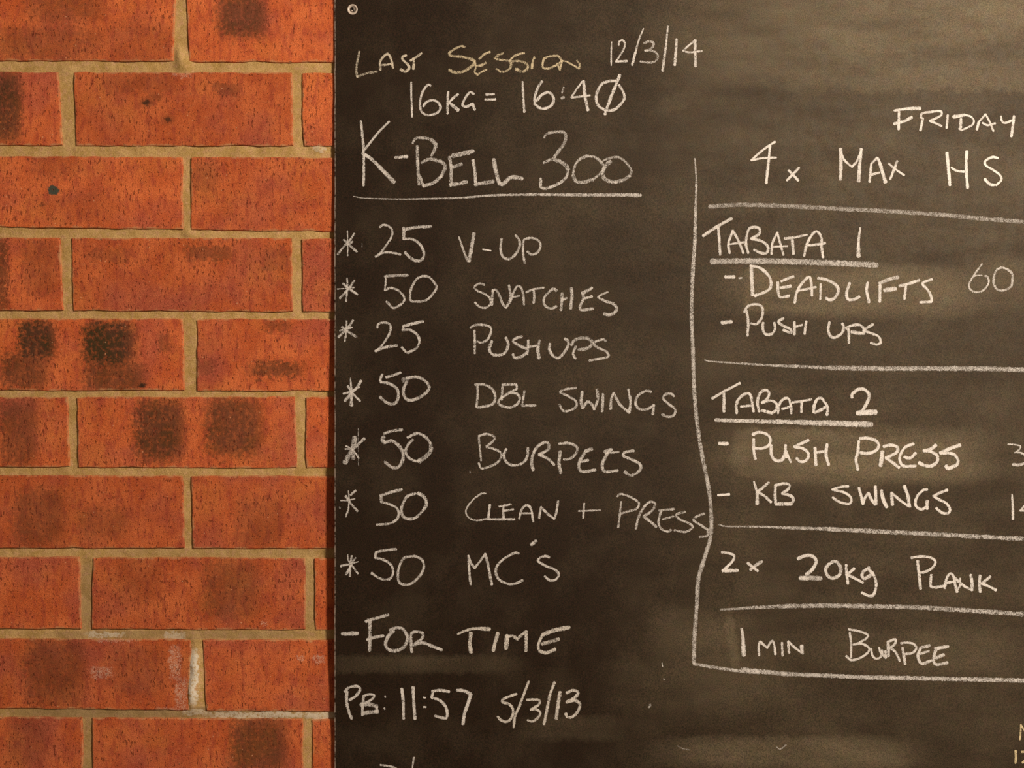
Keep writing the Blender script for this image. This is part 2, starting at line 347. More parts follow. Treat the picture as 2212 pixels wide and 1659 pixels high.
def catmull(p, step=1.6):
    if len(p) == 1: p = [p[0], (p[0][0]+.6, p[0][1]+.3)]
    closed = False
    q = [(2*p[0][0]-p[1][0], 2*p[0][1]-p[1][1])]+p+[(2*p[-1][0]-p[-2][0], 2*p[-1][1]-p[-2][1])]
    out = []
    for i in range(1, len(q)-2):
        a, b, c_, d = q[i-1], q[i], q[i+1], q[i+2]
        n = max(2, int(math.hypot(c_[0]-b[0], c_[1]-b[1])/step))
        for k_ in range(n):
            t = k_/n
            out.append(tuple(.5*((2*b[u])+(-a[u]+c_[u])*t+(2*a[u]-5*b[u]+4*c_[u]-d[u])*t*t+(-a[u]+3*b[u]-3*c_[u]+d[u])*t**3) for u in (0, 1)))
    out.append(p[-1]); return out
LIFT = [0]
def word(crop, label, strokes, press=.80, yellow=0.0, name='chalk_word'):
    ox, oy, sc = CR[crop]; V = []; F = []; UV = []; PRS = []
    for st_ in strokes:
        w = st_[0]; w0, w1 = (w if isinstance(w, tuple) else (w, w)); w0 /= sc; w1 /= sc
        p_ = st_[2] if len(st_) > 2 else press
        last = None; segs = []
        for part in st_[1].split('/'):
            pts = [tuple(float(u) for u in a.split(',')) for a in part.split()]
            pts = [(ox+a/sc, oy+b/sc) for a, b in pts]
            if last: pts = [last]+pts
            last = pts[-1]; segs.append(pts)
        tot = sum(len(s_) for s_ in segs); done = 0
        for pts in segs:
            LIFT[0] = (LIFT[0]+1) % 40; lift = .00012+LIFT[0]*.000006
            cv = catmull(pts); n = len(cv)
            samples = []
            for i, (x, y) in enumerate(cv):
                a = cv[max(0, i-1)]; b = cv[min(n-1, i+1)]
                dx, dy = b[0]-a[0], b[1]-a[1]; L = math.hypot(dx, dy) or 1
                wl = w0+(w1-w0)*((done+i/n*len(pts))/tot)
                wl *= 1.08+.22*noise.noise((x*.09, y*.09, 2.2))+.14*noise.noise((x*.4, y*.4, 5.5))
                samples.append((x, y, dx/L, dy/L, wl/2))
            done += len(pts)
            x, y, dx, dy, r = samples[0]; pre = [(x-dx*r*f*.6, y-dy*r*f*.6, dx, dy, r*math.sqrt(max(.02, 1-f*f))) for f in (1, .8, .45)]
            x, y, dx, dy, r = samples[-1]; post = [(x+dx*r*f*.6, y+dy*r*f*.6, dx, dy, r*math.sqrt(max(.02, 1-f*f))) for f in (.45, .8, 1)]
            allp = pre+samples+post; k0 = len(V)
            for i, (x, y, dx, dy, r) in enumerate(allp):
                for sgn in (1, 0, -1):
                    V.append(onboard(x-dy*r*sgn, y+dx*r*sgn, lift)); UV.append((i*.1, sgn)); PRS.append(p_*(1+.12*noise.noise((x*.05, y*.05, 9.9))))
            for i in range(len(allp)-1):
                a = k0+i*3; F.append((a, a+1, a+4, a+3)); F.append((a+1, a+2, a+5, a+4))
    cx = sum(v[0] for v in V)/len(V); cz = sum(v[2] for v in V)/len(V); org = (cx, V[0][1], cz)
    o = mesh_obj(name, V, F, M_chalk.m, board, False, org); me = o.data
    lay = me.uv_layers.new(name='UVMap')
    for l in me.loops: lay.data[l.index].uv = UV[l.vertex_index]
    at = me.attributes.new('press', 'FLOAT', 'POINT'); at.data.foreach_set('value', PRS)
    at = me.attributes.new('yellow', 'FLOAT', 'POINT'); at.data.foreach_set('value', [yellow]*len(V))
    o['label'] = label
    return o
Z = 2212/420
CR = dict(A=(700, 0, Z), B=(1100, 0, Z), C=(740, 230, Z), D=(1100, 230, Z), E=(700, 450, Z), F=(960, 490, Z), G=(700, 760, Z), H=(1000, 780, 3.95), I=(700, 1030, Z), J=(960, 1130, Z),
          K=(700, 1344, Z), L=(1000, 1344, Z), M=(1470, 200, Z), N=(1792, 200, Z), O=(1490, 450, Z), P=(1792, 500, Z), Q=(1490, 800, Z), R=(1792, 860, Z), S=(1470, 1150, Z), T=(1792, 1160, Z),
          U=(1900, 1425, 7.09), X=(0, 0, 1))
#BEGINWORDS
w = word
w('A', 'yellowish chalk word LAST', [(26, "402,585 378,700 366,800 378,875/480,835 600,815", .62), (28, "640,795 640,700 680,640 722,608/760,660 785,775"), (24, "650,740 720,735 780,722"), ((24, 36), "935,628 890,650 905,690 950,730 968,775 925,815 870,790"), (26, "985,690 1040,655 1110,605"), (28, "1015,660 1022,720 1016,785")], .78, .35)
w('A', 'yellow chalk word SESSION', [((24, 38), "1600,535 1560,525 1480,560 1425,605 1445,635 1560,645 1680,675 1710,710 1660,770 1560,820 1480,822 1425,795", .7), (26, "1765,670 1820,620 1888,590"), (22, "1715,690 1725,760 1715,820 1745,850/1800,815 1850,790"), (26, "1725,750 1790,742 1840,715"), (26, "2035,605 1980,630 1940,665/2010,680 2090,690 2125,720 2120,770 2070,810 2010,815 1960,785", .66),
  (24, "2277,605 2207,618 2147,650 2117,690"), ((22, 36), "2117,700 2217,695 2297,720 2320,755 2297,800 2247,815 2182,785", .62), (26, "2392,650 2372,710 2365,778"), (24, "2502,665 2487,720 2492,770 2547,780 2627,750 2687,710 2692,670 2652,635 2577,640 2502,665"), (22, "2652,720 2682,795/2697,740 2707,690/2767,705 2847,750 2902,780/2907,730 2875,690")], .74, .6)
w('B', 'chalk date 12/3/14', [(18, "1165,478 1160,600 1160,745"), (22, "1245,510 1250,475 1285,455 1315,490 1305,550 1260,630 1215,700"), (26, "1215,700 1340,695"), ((16, 28), "1528,325 1480,440 1440,580 1398,740"), (26, "1535,490 1590,470 1640,485 1635,530 1585,570 1545,575/1620,575 1670,600 1690,640 1670,690 1600,712 1490,700", .66), ((20, 32), "1805,300 1785,500 1765,650 1745,805"), (30, "1902,445 1895,600 1882,740"), (22, "2110,460 2040,520 1975,575/2050,595 2195,580"), (34, "2115,455 2115,600 2120,755")], .82)
w('A', 'chalk figure 16kg=', [(22, "992,935 992,1080 998,1200 1002,1330"), (27, "1215,975 1180,965 1130,1030 1095,1130 1095,1230 1130,1290 1200,1310 1290,1280 1325,1220 1290,1160 1225,1140 1160,1165 1130,1210"), (27, "1412,1045 1405,1160 1405,1295"), (26, "1525,1070 1470,1115 1420,1165"), ((30, 44), "1420,1170 1470,1205 1525,1255"), (27, "1705,1070 1660,1050 1610,1110 1575,1190 1620,1215 1690,1180"), (32, "1690,1180 1700,1210 1715,1250"), (26, "1845,1075 1935,1072"), (28, "1835,1135 1950,1130")], .85)
w('B', 'chalk time 16:40', [(26, "152,930 160,1100 172,1275"), (30, "375,925 330,990 295,1090 290,1190"), (30, "300,1190 340,1225 400,1235 480,1200 505,1130 480,1070 430,1050 360,1090 310,1150"), (24, "620,995 600,1055", .6), (36, "597,1118 622,1105", .7), (22, "830,930 770,1010 705,1110/800,1100 920,1085"), (36, "845,925 865,1100 895,1255"), (30, "1215,920 1130,925 1050,960 1000,1050 990,1140 1030,1220 1120,1255 1200,1245 1280,1170 1310,1110 1290,1030 1250,970"), (34, "1258,855 1200,1000 1140,1150 1088,1300")], .85)
w('C', 'large chalk heading K-BELL', [(28, "208,165 225,320 240,500 242,700 238,900"), (26, "530,170 430,270 330,390 240,510"), ((34, 50), "225,530 330,600 450,720 585,860"), ((30, 44), "600,582 735,568"), (34, "850,450 855,650 868,890", .72), ((24, 44), "795,418 830,365 900,355 1000,375 1060,430", .66), ((44, 28), "1060,430 1050,490 1010,560", .66), (38, "900,640 980,600 1060,610 1140,640 1165,700 1120,800", .64), (36, "1120,800 1030,870 920,905/870,790", .72),
  (36, "1215,575 1235,700 1235,880", .72), (50, "1250,560 1370,535 1485,510", .68), (40, "1230,700 1290,680 1355,655", .62), (42, "1225,890 1330,880 1410,855", .7), (36, "1485,610 1505,740 1515,880"), (46, "1510,885 1620,870 1715,850", .72), (44, "1722,600 1740,720 1785,880/1830,880 1900,815 1980,805 2045,820", .72)], .80)
w('D', 'large chalk number 300', [((26, 42), "395,355 430,310 520,290 620,295 645,350 620,430 560,510 505,590"), ((32, 50), "390,640 480,605 560,620 640,665 670,720"), (34, "670,720 650,800 590,860 490,910 415,935/360,915 358,820", .74), ((36, 28), "900,565 860,570 780,620 740,700 725,780"), (40, "725,780 760,850 850,860 950,830"), (28, "950,830 1030,770 1075,700 1050,640 980,580 900,565"), (44, "1150,625 1085,690 1060,780 1110,840 1200,860"), (40, "1200,860 1290,840 1370,790"), (26, "1370,790 1390,730 1330,640 1250,580 1170,580 1080,610 1050,640")], .64)
w('X', 'chalk underline beneath K-BELL 300', [((2, 8), "763,424 790,428 860,430 930,429 1000,427 1063,422 1160,420 1240,421 1340,421 1384,422")], .70, 0, 'chalk_line')
w('E', 'chalk star before 25 V-UP', [(16, "265,255 270,400 268,540"), (24, "345,285 290,370 220,440 155,525"), (28, "225,360 280,410 375,495"), (24, "280,410 325,380")], .72, 0, 'chalk_star')
w('E', 'chalk number 25 above the first 50', [(26, "635,215 670,190 730,200 775,250 765,330 700,430 640,510 585,550/680,505 780,505 870,525"), (34, "905,220 908,350"), (34, "905,245 1050,215 1220,205"), ((26, 34), "900,350 1000,350 1080,400 1130,480 1130,560 1070,600 990,570 920,500")], .74)
w('F', 'chalk word V-UP', [((20, 30), "165,115 200,220 240,330 270,390"), (38, "335,75 310,230 280,390"), (16, "435,255 530,272", .95), (28, "650,135 640,260 670,345 740,365 810,310 855,220 850,150 810,95"), (27, "915,410 895,300 900,160 950,130 1030,135 1080,170 1095,220 1060,290 990,315 945,280")], .74)
w('F', 'chalk word SNATCHES', [(24, "455,660 400,645 340,685 380,730 470,770 520,820 520,880 470,920 400,910 348,860"), (30, "540,890 545,790 550,720"), (26, "550,720 590,720 630,790 660,870 700,920"), (30, "700,920 740,850 750,760 735,665"), (26, "750,850 790,740 830,675 870,690 895,760 905,885"), (24, "760,805 850,785"), (26, "930,745 1000,715 1130,690"), (26, "1015,720 1022,790 1015,868"), (29, "1275,725 1240,705 1190,740 1135,810 1140,890 1210,930 1275,905"), (34, "1340,755 1335,850 1325,945"), (28, "1345,830 1390,810"), (36, "1445,700 1450,800 1435,930"), (36, "1680,695 1600,740 1570,755"), (32, "1570,760 1580,820 1545,900 1560,945 1690,930"), (28, "1580,820 1680,790"), ((22, 38), "1860,740 1780,775 1750,800 1830,845 1920,875 1960,930 1930,980 1870,1000 1815,990")], .72)
w('F', 'chalk word PUSHUPS', [(27, "295,1150 350,1118 440,1115 520,1140 530,1200 490,1280 430,1315 370,1305"), (27, "342,1180 345,1300 345,1440"), (32, "540,1300 510,1390 550,1450 620,1460 690,1430 725,1340 700,1260"), (30, "880,1250 820,1265 780,1300 850,1350 930,1385"), (32, "940,1430 870,1480 800,1490 780,1450"), (30, "955,1290 950,1380 942,1450"), (26, "950,1370 1050,1350"), ((26, 42), "1082,1290 1065,1400 1075,1495"), (32, "1200,1330 1195,1400 1240,1470 1300,1490 1370,1420 1410,1340 1400,1290 1370,1275"), (36, "1445,1345 1480,1290 1550,1265 1630,1270 1680,1310 1660,1360 1590,1390 1525,1400", .64), (28, "1495,1360 1465,1440 1490,1500"), (28, "1840,1300 1800,1280 1700,1320 1740,1370 1850,1420/1855,1480 1650,1520")], .74)
w('E', 'chalk star before 50 SNATCHES', [(22, "262,795 265,900 250,1060"), (24, "345,820 290,900 230,970 178,1025"), (28, "215,855 290,920 380,980"), (14, "150,918 240,912 340,900")], .74, 0, 'chalk_star')
w('E', 'chalk number 50 before SNATCHES', [(32, "690,775 800,765 950,760", .68), (20, "700,770 700,850 690,935"), (27, "690,930 760,905 850,940 910,1010 900,1070 830,1120 780,1130 710,1060"), (26, "1130,770 1060,800 1000,890 980,980 990,1050 1080,1060 1170,1040 1240,970 1280,900 1250,840 1190,780 1110,770")], .76)
w('E', 'chalk star before 25 PUSHUPS', [(22, "255,1280 255,1390 235,1515"), (26, "330,1275 280,1350 230,1400 165,1465"), (28, "205,1350 270,1400 370,1465"), (22, "180,1393 320,1355")], .72, 0, 'chalk_star')
w('E', 'chalk number 25 before PUSHUPS', [(25, "605,1360 620,1315 700,1300 755,1330 750,1410 700,1500 640,1580 585,1630"), (32, "585,1625 700,1580 830,1560"), (28, "905,1335 900,1385"), (32, "900,1340 1020,1310 1130,1285"), (28, "890,1385 980,1385 1060,1440 1085,1520 1050,1590 990,1625 940,1640 885,1580")], .76)
w('G', 'chalk star before 50 DBL SWINGS', [((16, 42), "300,300 310,440 312,610"), (32, "420,330 370,410 310,470 235,560"), (26, "220,478 310,450 400,400"), (26, "270,390 330,480 410,560")], .8, 0, 'chalk_star')
w('G', 'chalk number 50 before DBL SWINGS', [(30, "665,255 640,310 650,350"), (30, "705,290 780,270 870,235"), (32, "650,345 740,360 820,410 845,480 830,560 780,595 700,570 635,510"), (60, "900,320 950,315", .5), (34, "940,300 1040,285 1120,310 1185,370 1190,430 1130,490 1050,535 960,550 910,500 905,420 940,340")], .74)
w('H', 'chalk word DBL', [(22, "105,200 180,200 250,240 275,300 260,360 200,385 120,395"), (20, "125,215 125,300 115,390"), (22, "340,200 330,330"), (20, "335,200 450,198"), (20, "455,200 455,240 390,265"), (22, "390,270 460,280 485,320 460,370 390,395 310,370 310,330 350,300 390,275"), (20, "525,255 505,380/620,378")], .74)
w('H', 'chalk word SWINGS after DBL', [(20, "965,228 880,240 830,265 900,300 960,340 965,390 900,425 850,420 825,370"), (24, "1018,260 1010,340 1020,400/1060,350 1075,350/1100,370 1120,410/1150,330 1145,240"), (24, "1195,280 1188,430"), (22, "1260,410 1265,330 1285,270/1340,370 1420,440/1430,340 1410,240"), (22, "1605,262 1560,255 1490,300 1475,370 1510,410 1570,410 1630,375/1620,455"), (21, "1800,300 1780,280 1730,285 1710,320 1760,370 1810,410 1800,460 1750,475 1700,455")], .72)
w('G', 'thick chalk star before 50 BURPEES', [(56, "350,970 340,1050 325,1090", .66), (34, "460,985 380,1060 320,1110", .7), ((34, 54), "320,1110 280,1180 235,1265", .68), (44, "325,1120 335,1215", .66), (20, "240,1105 330,1105"), (18, "250,1070 330,1120 395,1210")], .8, 0, 'chalk_star')
w('G', 'chalk number 50 before BURPEES', [(30, "680,930 780,900 890,885"), (42, "680,965 660,1000 690,1030", .6), (36, "690,1030 780,1015 860,1080 900,1170 880,1270 820,1320 750,1300 690,1250"), (32, "950,975 1020,940 1080,930 1160,975 1210,1040"), ((40, 50), "1210,1040 1215,1120 1160,1190 1080,1245", .66), (30, "1080,1245 1010,1235 950,1190 930,1120 960,1050 1010,1000")], .72)
w('H', 'chalk word BURPEES', [(20, "135,640 200,622 265,645 260,680 200,730/290,760 330,800 300,860 240,895 160,915 135,870"), (17, "135,650 145,750 155,850"), (22, "370,750 350,800 370,860 430,890 510,870 550,810 555,740"), (26, "600,930 585,860 610,770 660,710 720,695 730,750 650,800"), (24, "650,800 720,830 780,885"), (22, "820,705 900,700 970,730 970,780 920,830 860,840"), (27, "830,770 820,870 835,955"), (30, "1045,768 1100,750"), (26, "1040,780 990,870 1010,940 1130,930"), (22, "1000,860 1070,845"), (26, "1205,775 1270,755"), (18, "1215,785 1330,775"), (26, "1230,790 1190,880 1210,940 1320,935"), (24, "1455,765 1380,780 1370,810 1440,840 1510,880 1510,930 1440,975 1380,945")], .73)
w('I', 'chalk star before 50 CLEAN', [((14, 22), "275,155 285,260 275,370 248,455"), (26, "360,155 300,210"), (16, "190,270 270,268 350,250"), (34, "248,220 270,250"), (28, "270,250 300,300 380,390")], .76, 0, 'chalk_star')
w('I', 'chalk number 50 before CLEAN', [(32, "640,215 760,175 885,145"), (38, "650,230 655,280", .66), (27, "645,285 740,310 820,350 850,410 830,480 750,530 600,545"), (32, "1040,190 950,220 900,300 880,380 900,450 960,480 1050,460 1130,380"), (38, "1130,380 1165,310 1140,230 1070,185")], .76)
w('H', 'chalk word CLEAN', [(15, "195,1130 150,1135 70,1200 25,1280 50,1335 120,1360 200,1345"), (20, "230,1225 215,1350/440,1350"), (18, "310,1240 410,1222"), (20, "345,1240 345,1350"), (18, "345,1280 430,1265"), (20, "480,1345 500,1270 540,1230 580,1260 600,1370"), (16, "490,1300 590,1298"), (20, "650,1340 665,1245/730,1310 780,1345/800,1280 812,1195")], .78)
w('H', 'chalk plus sign between CLEAN and PRESS', [(18, "1035,1215 1025,1340"), (14, "985,1280 1170,1272")], .78, 0, 'chalk_plus')
w('H', 'chalk word PRESS running into the vertical line', [(18, "1315,1155 1350,1135 1430,1160 1500,1210 1480,1260 1400,1285 1350,1300"), (18, "1350,1200 1340,1300 1325,1420"), (21, "1475,1430 1500,1330 1550,1240 1600,1200 1640,1220 1610,1280 1540,1325"), (24, "1540,1325 1600,1370 1650,1415"), (20, "1675,1275 1800,1262"), (20, "1690,1280 1670,1370 1690,1430 1750,1455 1775,1440"), (16, "1700,1350 1800,1325"), (20, "1895,1285 1820,1310 1850,1350 1930,1385 1960,1420 1900,1455 1805,1445"), (20, "2060,1300 1990,1330 1970,1360 2030,1400 2090,1440/2085,1490 2020,1500")], .70)
w('I', "chalk star before 50 MC'S", [(15, "270,885 275,950 310,1000"), (26, "315,900 300,1000 295,1130"), (18, "360,920 310,990"), ((28, 14), "190,1015 300,990 390,965"), (24, "310,1000 385,1100"), (26, "310,1000 250,1110")], .76, 0, 'chalk_star')
w('I', "chalk number 50 before MC'S", [(30, "590,860 690,835 820,825"), (28, "590,855 580,920"), (28, "580,920 680,945 760,1000 785,1080 760,1150 700,1170 620,1150 540,1095"), (29, "1000,905 910,925 860,1010 840,1100 850,1190 900,1225 980,1220 1060,1160 1120,1080 1135,1000 1110,940 1040,905 1000,905")], .76)
w('J', "chalk word MC'S", [(27, "300,700 285,580 272,370/300,450 345,510/400,440 465,350"), (32, "465,350 490,450 540,700"), (28, "845,345 800,340 700,390 610,470 585,560 620,640 720,690 800,690 890,650"), (38, "988,243 1045,202"), (28, "1195,390 1150,375 1080,400 1070,435 1160,490 1250,525 1300,580 1270,640 1200,650 1140,605")], .78)
w('K', 'chalk dash before FOR TIME', [(42, "205,132 385,128")], .84, 0, 'chalk_dash')
w('K', 'chalk word FOR', [(36, "475,-9 590,-44 730,-84"), (36, "520,-20 522,150 518,325"), (32, "490,200 580,170 675,155"), (36, "750,90 820,65 890,75 940,140 945,210 900,290 810,325 730,310 700,250 730,160 790,100"), (32, "1000,340 990,250 995,130 1060,110 1125,130 1110,190 1040,240"), (34, "1010,260 1120,235 1220,270 1340,315")], .80)
w('J', 'chalk word TIME', [((24, 42), "150,1262 250,1220 350,1200 515,1205"), (42, "300,1250 290,1380 305,1470"), (38, "610,1250 580,1350 555,1450"), (46, "715,1280 700,1430"), (34, "720,1290 780,1285 830,1320/880,1270 930,1230/930,1340 928,1455"), (44, "1120,1270 1250,1220 1420,1185"), (32, "1115,1270 1070,1380 1070,1440"), (40, "1110,1375 1200,1350 1300,1320", .66), (38, "1080,1455 1160,1475 1260,1435")], .82, .12)
w('K', 'chalk letters PB with a colon', [(32, "235,790 290,740 380,730 410,770 360,840 290,885"), (34, "260,790 255,900 280,1010 315,1100"), (30, "450,840 440,950 435,1060"), (26, "445,840 520,820 570,835 540,880 450,930"), (46, "420,940 520,935 600,960", .7), (14, "605,960 605,1020"), (44, "450,1035 530,1025 610,1015", .8), (20, "693,838 697,855"), (20, "685,975 690,990")], .84)
w('K', 'chalk time 11:57', [(32, "885,755 900,900 905,1100"), (34, "1012,740 1020,900 1035,1105"), (20, "1130,855 1155,860"), (22, "1135,965 1160,965"), (32, "1230,785 1320,775 1425,790"), (32, "1240,785 1225,860"), (32, "1225,860 1300,880 1370,940 1400,1020 1390,1090 1330,1085 1260,1065"), (36, "1510,775 1590,780 1670,820/1640,920 1600,1030 1580,1160")], .88)
w('L', 'chalk date 5/3/13', [(30, "610,815 500,855 450,880/450,910 520,930 570,990 560,1070 510,1130 440,1120 395,1075"), (30, "750,675 700,800 640,960 590,1080 578,1200"), (28, "725,885 800,880 870,890 860,940 770,995/830,990 880,1030 850,1090 790,1130 735,1115"), (32, "1042,685 990,830 960,980 922,1160"), (38, "1105,795 1080,950 1062,1100"), (34, "1180,805 1250,775 1310,800 1270,860 1180,910/1270,890 1330,930 1310,1010 1250,1075 1190,1080 1170,1040")], .84, .1)
w('K', 'tops of a chalk line cut off by the photograph edge', [(24, "640,1625 720,1635 800,1655 840,1700 830,1800"), (20, "1022,1535 1005,1659 1000,1780")], .8)
w('X', 'long wavy vertical chalk line between the two lists', [((3, 8), "1501,342 1504,390 1503,440 1501,520"), (8, "1501,520 1496,600 1494,680 1497,760 1500,850 1508,930 1518,990 1530,1050 1535,1090 1537,1135"), (8.5, "1537,1135 1534,1165 1525,1195 1514,1230 1508,1255 1506,1292 1503,1335 1500,1380 1498.5,1433")], .68, 0, 'chalk_line')
w('X', 'lowest chalk rule, under 1 MIN BURPEE', [(7, "1499,1434 1546,1442 1603,1450 1640,1453"), (9, "1602,1446 1660,1452 1700,1456 1800,1460 1868,1463 2020,1466 2300,1472")], .70, 0, 'chalk_line')
w('X', 'faint chalk rule above TABATA 1', [(9, "1533,446 1600,442.5 1698,445 1793,450 1906,455.5 2020,463 2115,471.5 2300,486")], .52, 0, 'chalk_line')
w('O', 'thick chalk underline below TABATA 1', [(64, "250,605 700,600 1300,610 2130,645")], .66, 0, 'chalk_line')
w('X', 'chalk rule above TABATA 2', [((3, 8), "1522,778 1540,781 1600,785 1660,789 1792,794.5"), (10, "1792,794.5 1906,796 2020,796 2120,796.5 2300,802")], .62, 0, 'chalk_line')
w('Q', 'thick chalk underline below TABATA 2', [((38, 66), "295,565 600,575 1200,590 2070,615")], .80, 0, 'chalk_line')
w('X', 'chalk rule above 2 x 20kg PLANK', [((3, 8), "1553,1133 1570,1137 1640,1138 1700,1140 1792,1143"), (9, "1792,1143 1906,1148.5 2020,1154 2120,1159.5 2300,1168")], .64, 0, 'chalk_line')
w('X', 'chalk rule above 1 MIN BURPEE', [((4, 9), "1556,1317 1590,1315 1622,1313 1698,1309.5"), (9.5, "1698,1309.5 1793,1308 1887,1310 1982,1312 2096,1319 2212,1327 2300,1334")], .64, 0, 'chalk_line')
w('N', 'chalk word FRIDAY', [((26, 42), "735,205 880,185 1030,180"), (28, "790,215 785,420"), (36, "735,355 850,325 935,280"), (26, "1040,290 1050,240 1150,220 1260,212 1265,260 1140,325"), (28, "1060,290 1035,430"), (26, "1140,320 1275,380"), (26, "1345,255 1330,405"), ((40, 30), "1410,275 1480,265 1530,255"), (22, "1530,252 1600,270 1640,315 1620,370 1500,430/1470,410"), (30, "1495,300 1492,400"), (30, "1675,420 1700,330"), (22, "1700,330 1775,245/1820,330 1865,440"), (24, "1740,345 1800,370 1885,350"), (26, "1950,270 1960,320 1995,345 2080,315"), (30, "2098,265 2085,380 2068,500")], .90)
w('M', 'chalk figure 4', [(24, "1075,560 940,650 805,770/940,745 1090,740"), (30, "1020,595 1000,800 975,1030")], .95)
w('M', 'small chalk x after the 4', [(30, "1230,885 1340,1000"), (26, "1350,855 1210,1000")], .95)
w('N', 'chalk word MAX', [(38, "125,990 130,800 125,640"), (26, "130,680 170,770 255,845/310,780 355,670"), (38, "360,640 345,800 330,1010"), (32, "455,1015 475,810"), (26, "475,810 540,740"), (38, "545,745 580,830 635,1020"), (26, "470,935 570,910"), (22, "670,805 760,880 850,940"), (30, "770,780 735,870 690,985")], .90)
w('N', 'chalk letters HS', [(36, "1335,685 1350,850 1370,1055"), (26, "1385,855 1450,890 1530,900"), (34, "1562,670 1555,850 1570,1085"), (26, "1915,745 1850,735 1770,780 1780,830 1860,880 1930,930 1955,990 1900,1050"), (32, "1900,1050 1830,1045 1765,985")], .98)
w('O', 'chalk figure 1 after TABATA', [((22, 46), "1940,220 1920,370 1920,545")], .86)
w('O', 'chalk heading TABATA above DEADLIFTS', [(34, "150,315 300,215 475,115"), (30, "325,215 335,350 345,530"), (28, "455,510 440,400 490,255/550,360 610,510"), (24, "440,410 620,385"), (30, "665,510 640,400 665,250 720,215 790,230 790,290 700,345/820,375 890,440 870,510 800,505 730,470"), (28, "930,520 940,400 995,275/1030,400 1065,530"), (22, "945,435 1110,430"), ((34, 22), "1080,345 1200,330 1335,300"), (34, "1165,345 1180,520"), (30, "1300,545 1335,400 1400,290 1450,265 1495,330 1500,430 1515,560"), (30, "1340,420 1430,415 1540,395")], .86)
w('O', 'chalk dash before DEADLIFTS', [(40, "405,780 505,780")], .9, 0, 'chalk_dash')
w('O', 'small chalk smear before DEADLIFTS', [(22, "560,793 590,790", .7)], .7, 0, 'chalk_fleck')
w('O', 'chalk word DEADLIFTS', [(38, "700,655 705,800 715,985"), (34, "690,655 800,680 900,770 925,870 880,940 740,995"), (34, "1000,840 1005,940 1030,1010 1130,995"), (30, "1040,830 1110,800 1180,775"), (34, "1035,905 1150,885"), (30, "1195,1075 1215,960 1280,850 1360,780 1385,880 1390,995"), (28, "1220,935 1330,920 1435,895"), (34, "1460,795 1560,815 1660,870 1690,940 1650,1020 1590,1040 1550,1020"), (28, "1490,860 1485,1035"), (32, "1820,850 1785,960 1800,1035 1870,1035 1930,1005"),
  (34, "2025,843 2010,923 2025,1003 2040,1068"), (40, "2160,853 2270,808 2370,783", .78), (34, "2165,873 2162,1063"), (50, "2215,933 2340,913", .8), (32, "2385,883 2490,858 2610,818"), (28, "2460,873 2442,1033"), (30, "2758,808 2680,833 2650,863 2710,933 2750,1013 2750,1063/2620,1068")], .88)
w('P', 'thin chalk number 60', [(22, "1735,370 1690,430 1610,550 1585,620 1620,675 1700,690 1770,650 1810,580 1800,520 1770,505"), (14, "1615,530 1670,500 1735,498"), (26, "1965,405 1900,440 1870,520 1870,600 1910,660 1980,670 2060,630 2080,560 2075,480 2020,430 1950,405")], .72)
w('O', 'chalk dash before PUSH UPS', [(40, "365,1300 475,1290")], .88, 0, 'chalk_dash')
w('O', 'chalk word PUSH below DEADLIFTS', [(28, "620,1180 660,1115 750,1090 820,1120 830,1190 810,1260 760,1315 700,1310"), (30, "645,1160 665,1300 655,1450"), (30, "835,1300 830,1370 860,1430 930,1430 970,1370 960,1300"), (30, "1065,1250 1010,1290 1070,1340 1140,1370 1150,1415 1065,1385"), (30, "1190,1295 1190,1435"), (24, "1200,1350 1280,1325"), (30, "1325,1285 1305,1430")], .84)
w('O', 'chalk word UPS after PUSH', [(32, "1590,1295 1575,1380 1600,1450 1650,1470 1730,1420 1750,1350 1735,1310"), (30, "1810,1530 1810,1440 1805,1370/1780,1360 1860,1330 1940,1330 1990,1380"), (38, "1840,1405 1920,1420 1985,1420"), (30, "2085,1320 2000,1370 1975,1395"), (28, "1975,1395 2060,1420 2150,1460 2175,1530"), (30, "2175,1530 2130,1550 2060,1530")], .84)
w('Q', 'chalk figure 2 after TABATA', [(36, "1845,310 1850,270 1920,215 1990,220 2040,280 2020,360 1965,460"), (58, "1905,485 2115,475", .95)], .90)
w('Q', 'chalk heading TABATA above PUSH PRESS', [(30, "255,320 400,235 570,145"), (34, "390,260 388,470"), (30, "535,490 530,390 570,310 640,265 690,280 710,370 725,470"), (28, "580,412 690,400"), (30, "790,470 770,360 800,260 860,225 900,250 890,310 820,370"), (28, "820,370 920,345 985,380 980,450 930,490"), (34, "930,485 820,455"), (30, "1005,490 1015,400 1060,330 1120,320 1150,400 1155,490"), (28, "1050,440 1150,410"), (26, "1170,365 1270,350 1385,330"), (28, "1275,350 1268,475"), (32, "1410,480 1415,400 1450,330 1500,320 1560,400 1570,440 1560,510"), (36, "1420,480 1470,460 1540,420")], .90)
w('Q', 'chalk dash before PUSH PRESS', [(38, "335,832 430,835")], .98, 0, 'chalk_dash')
w('Q', 'bright chalk word PUSH', [(32, "715,730 790,705 880,730 920,790 890,860 800,890 720,880"), (34, "725,785 728,900 745,1010"), (34, "925,850 930,960 970,1020 1040,1025 1080,960 1090,850"), (48, "1090,920 1100,985"), (28, "1110,960 1150,1045"), (34, "1350,795 1230,850 1190,870/1290,890 1350,950 1330,1020 1260,1040 1215,1000"), (34, "1425,880 1430,980 1435,1080"), (32, "1430,935 1550,920"), (34, "1560,840 1550,960 1580,1075")], .98)
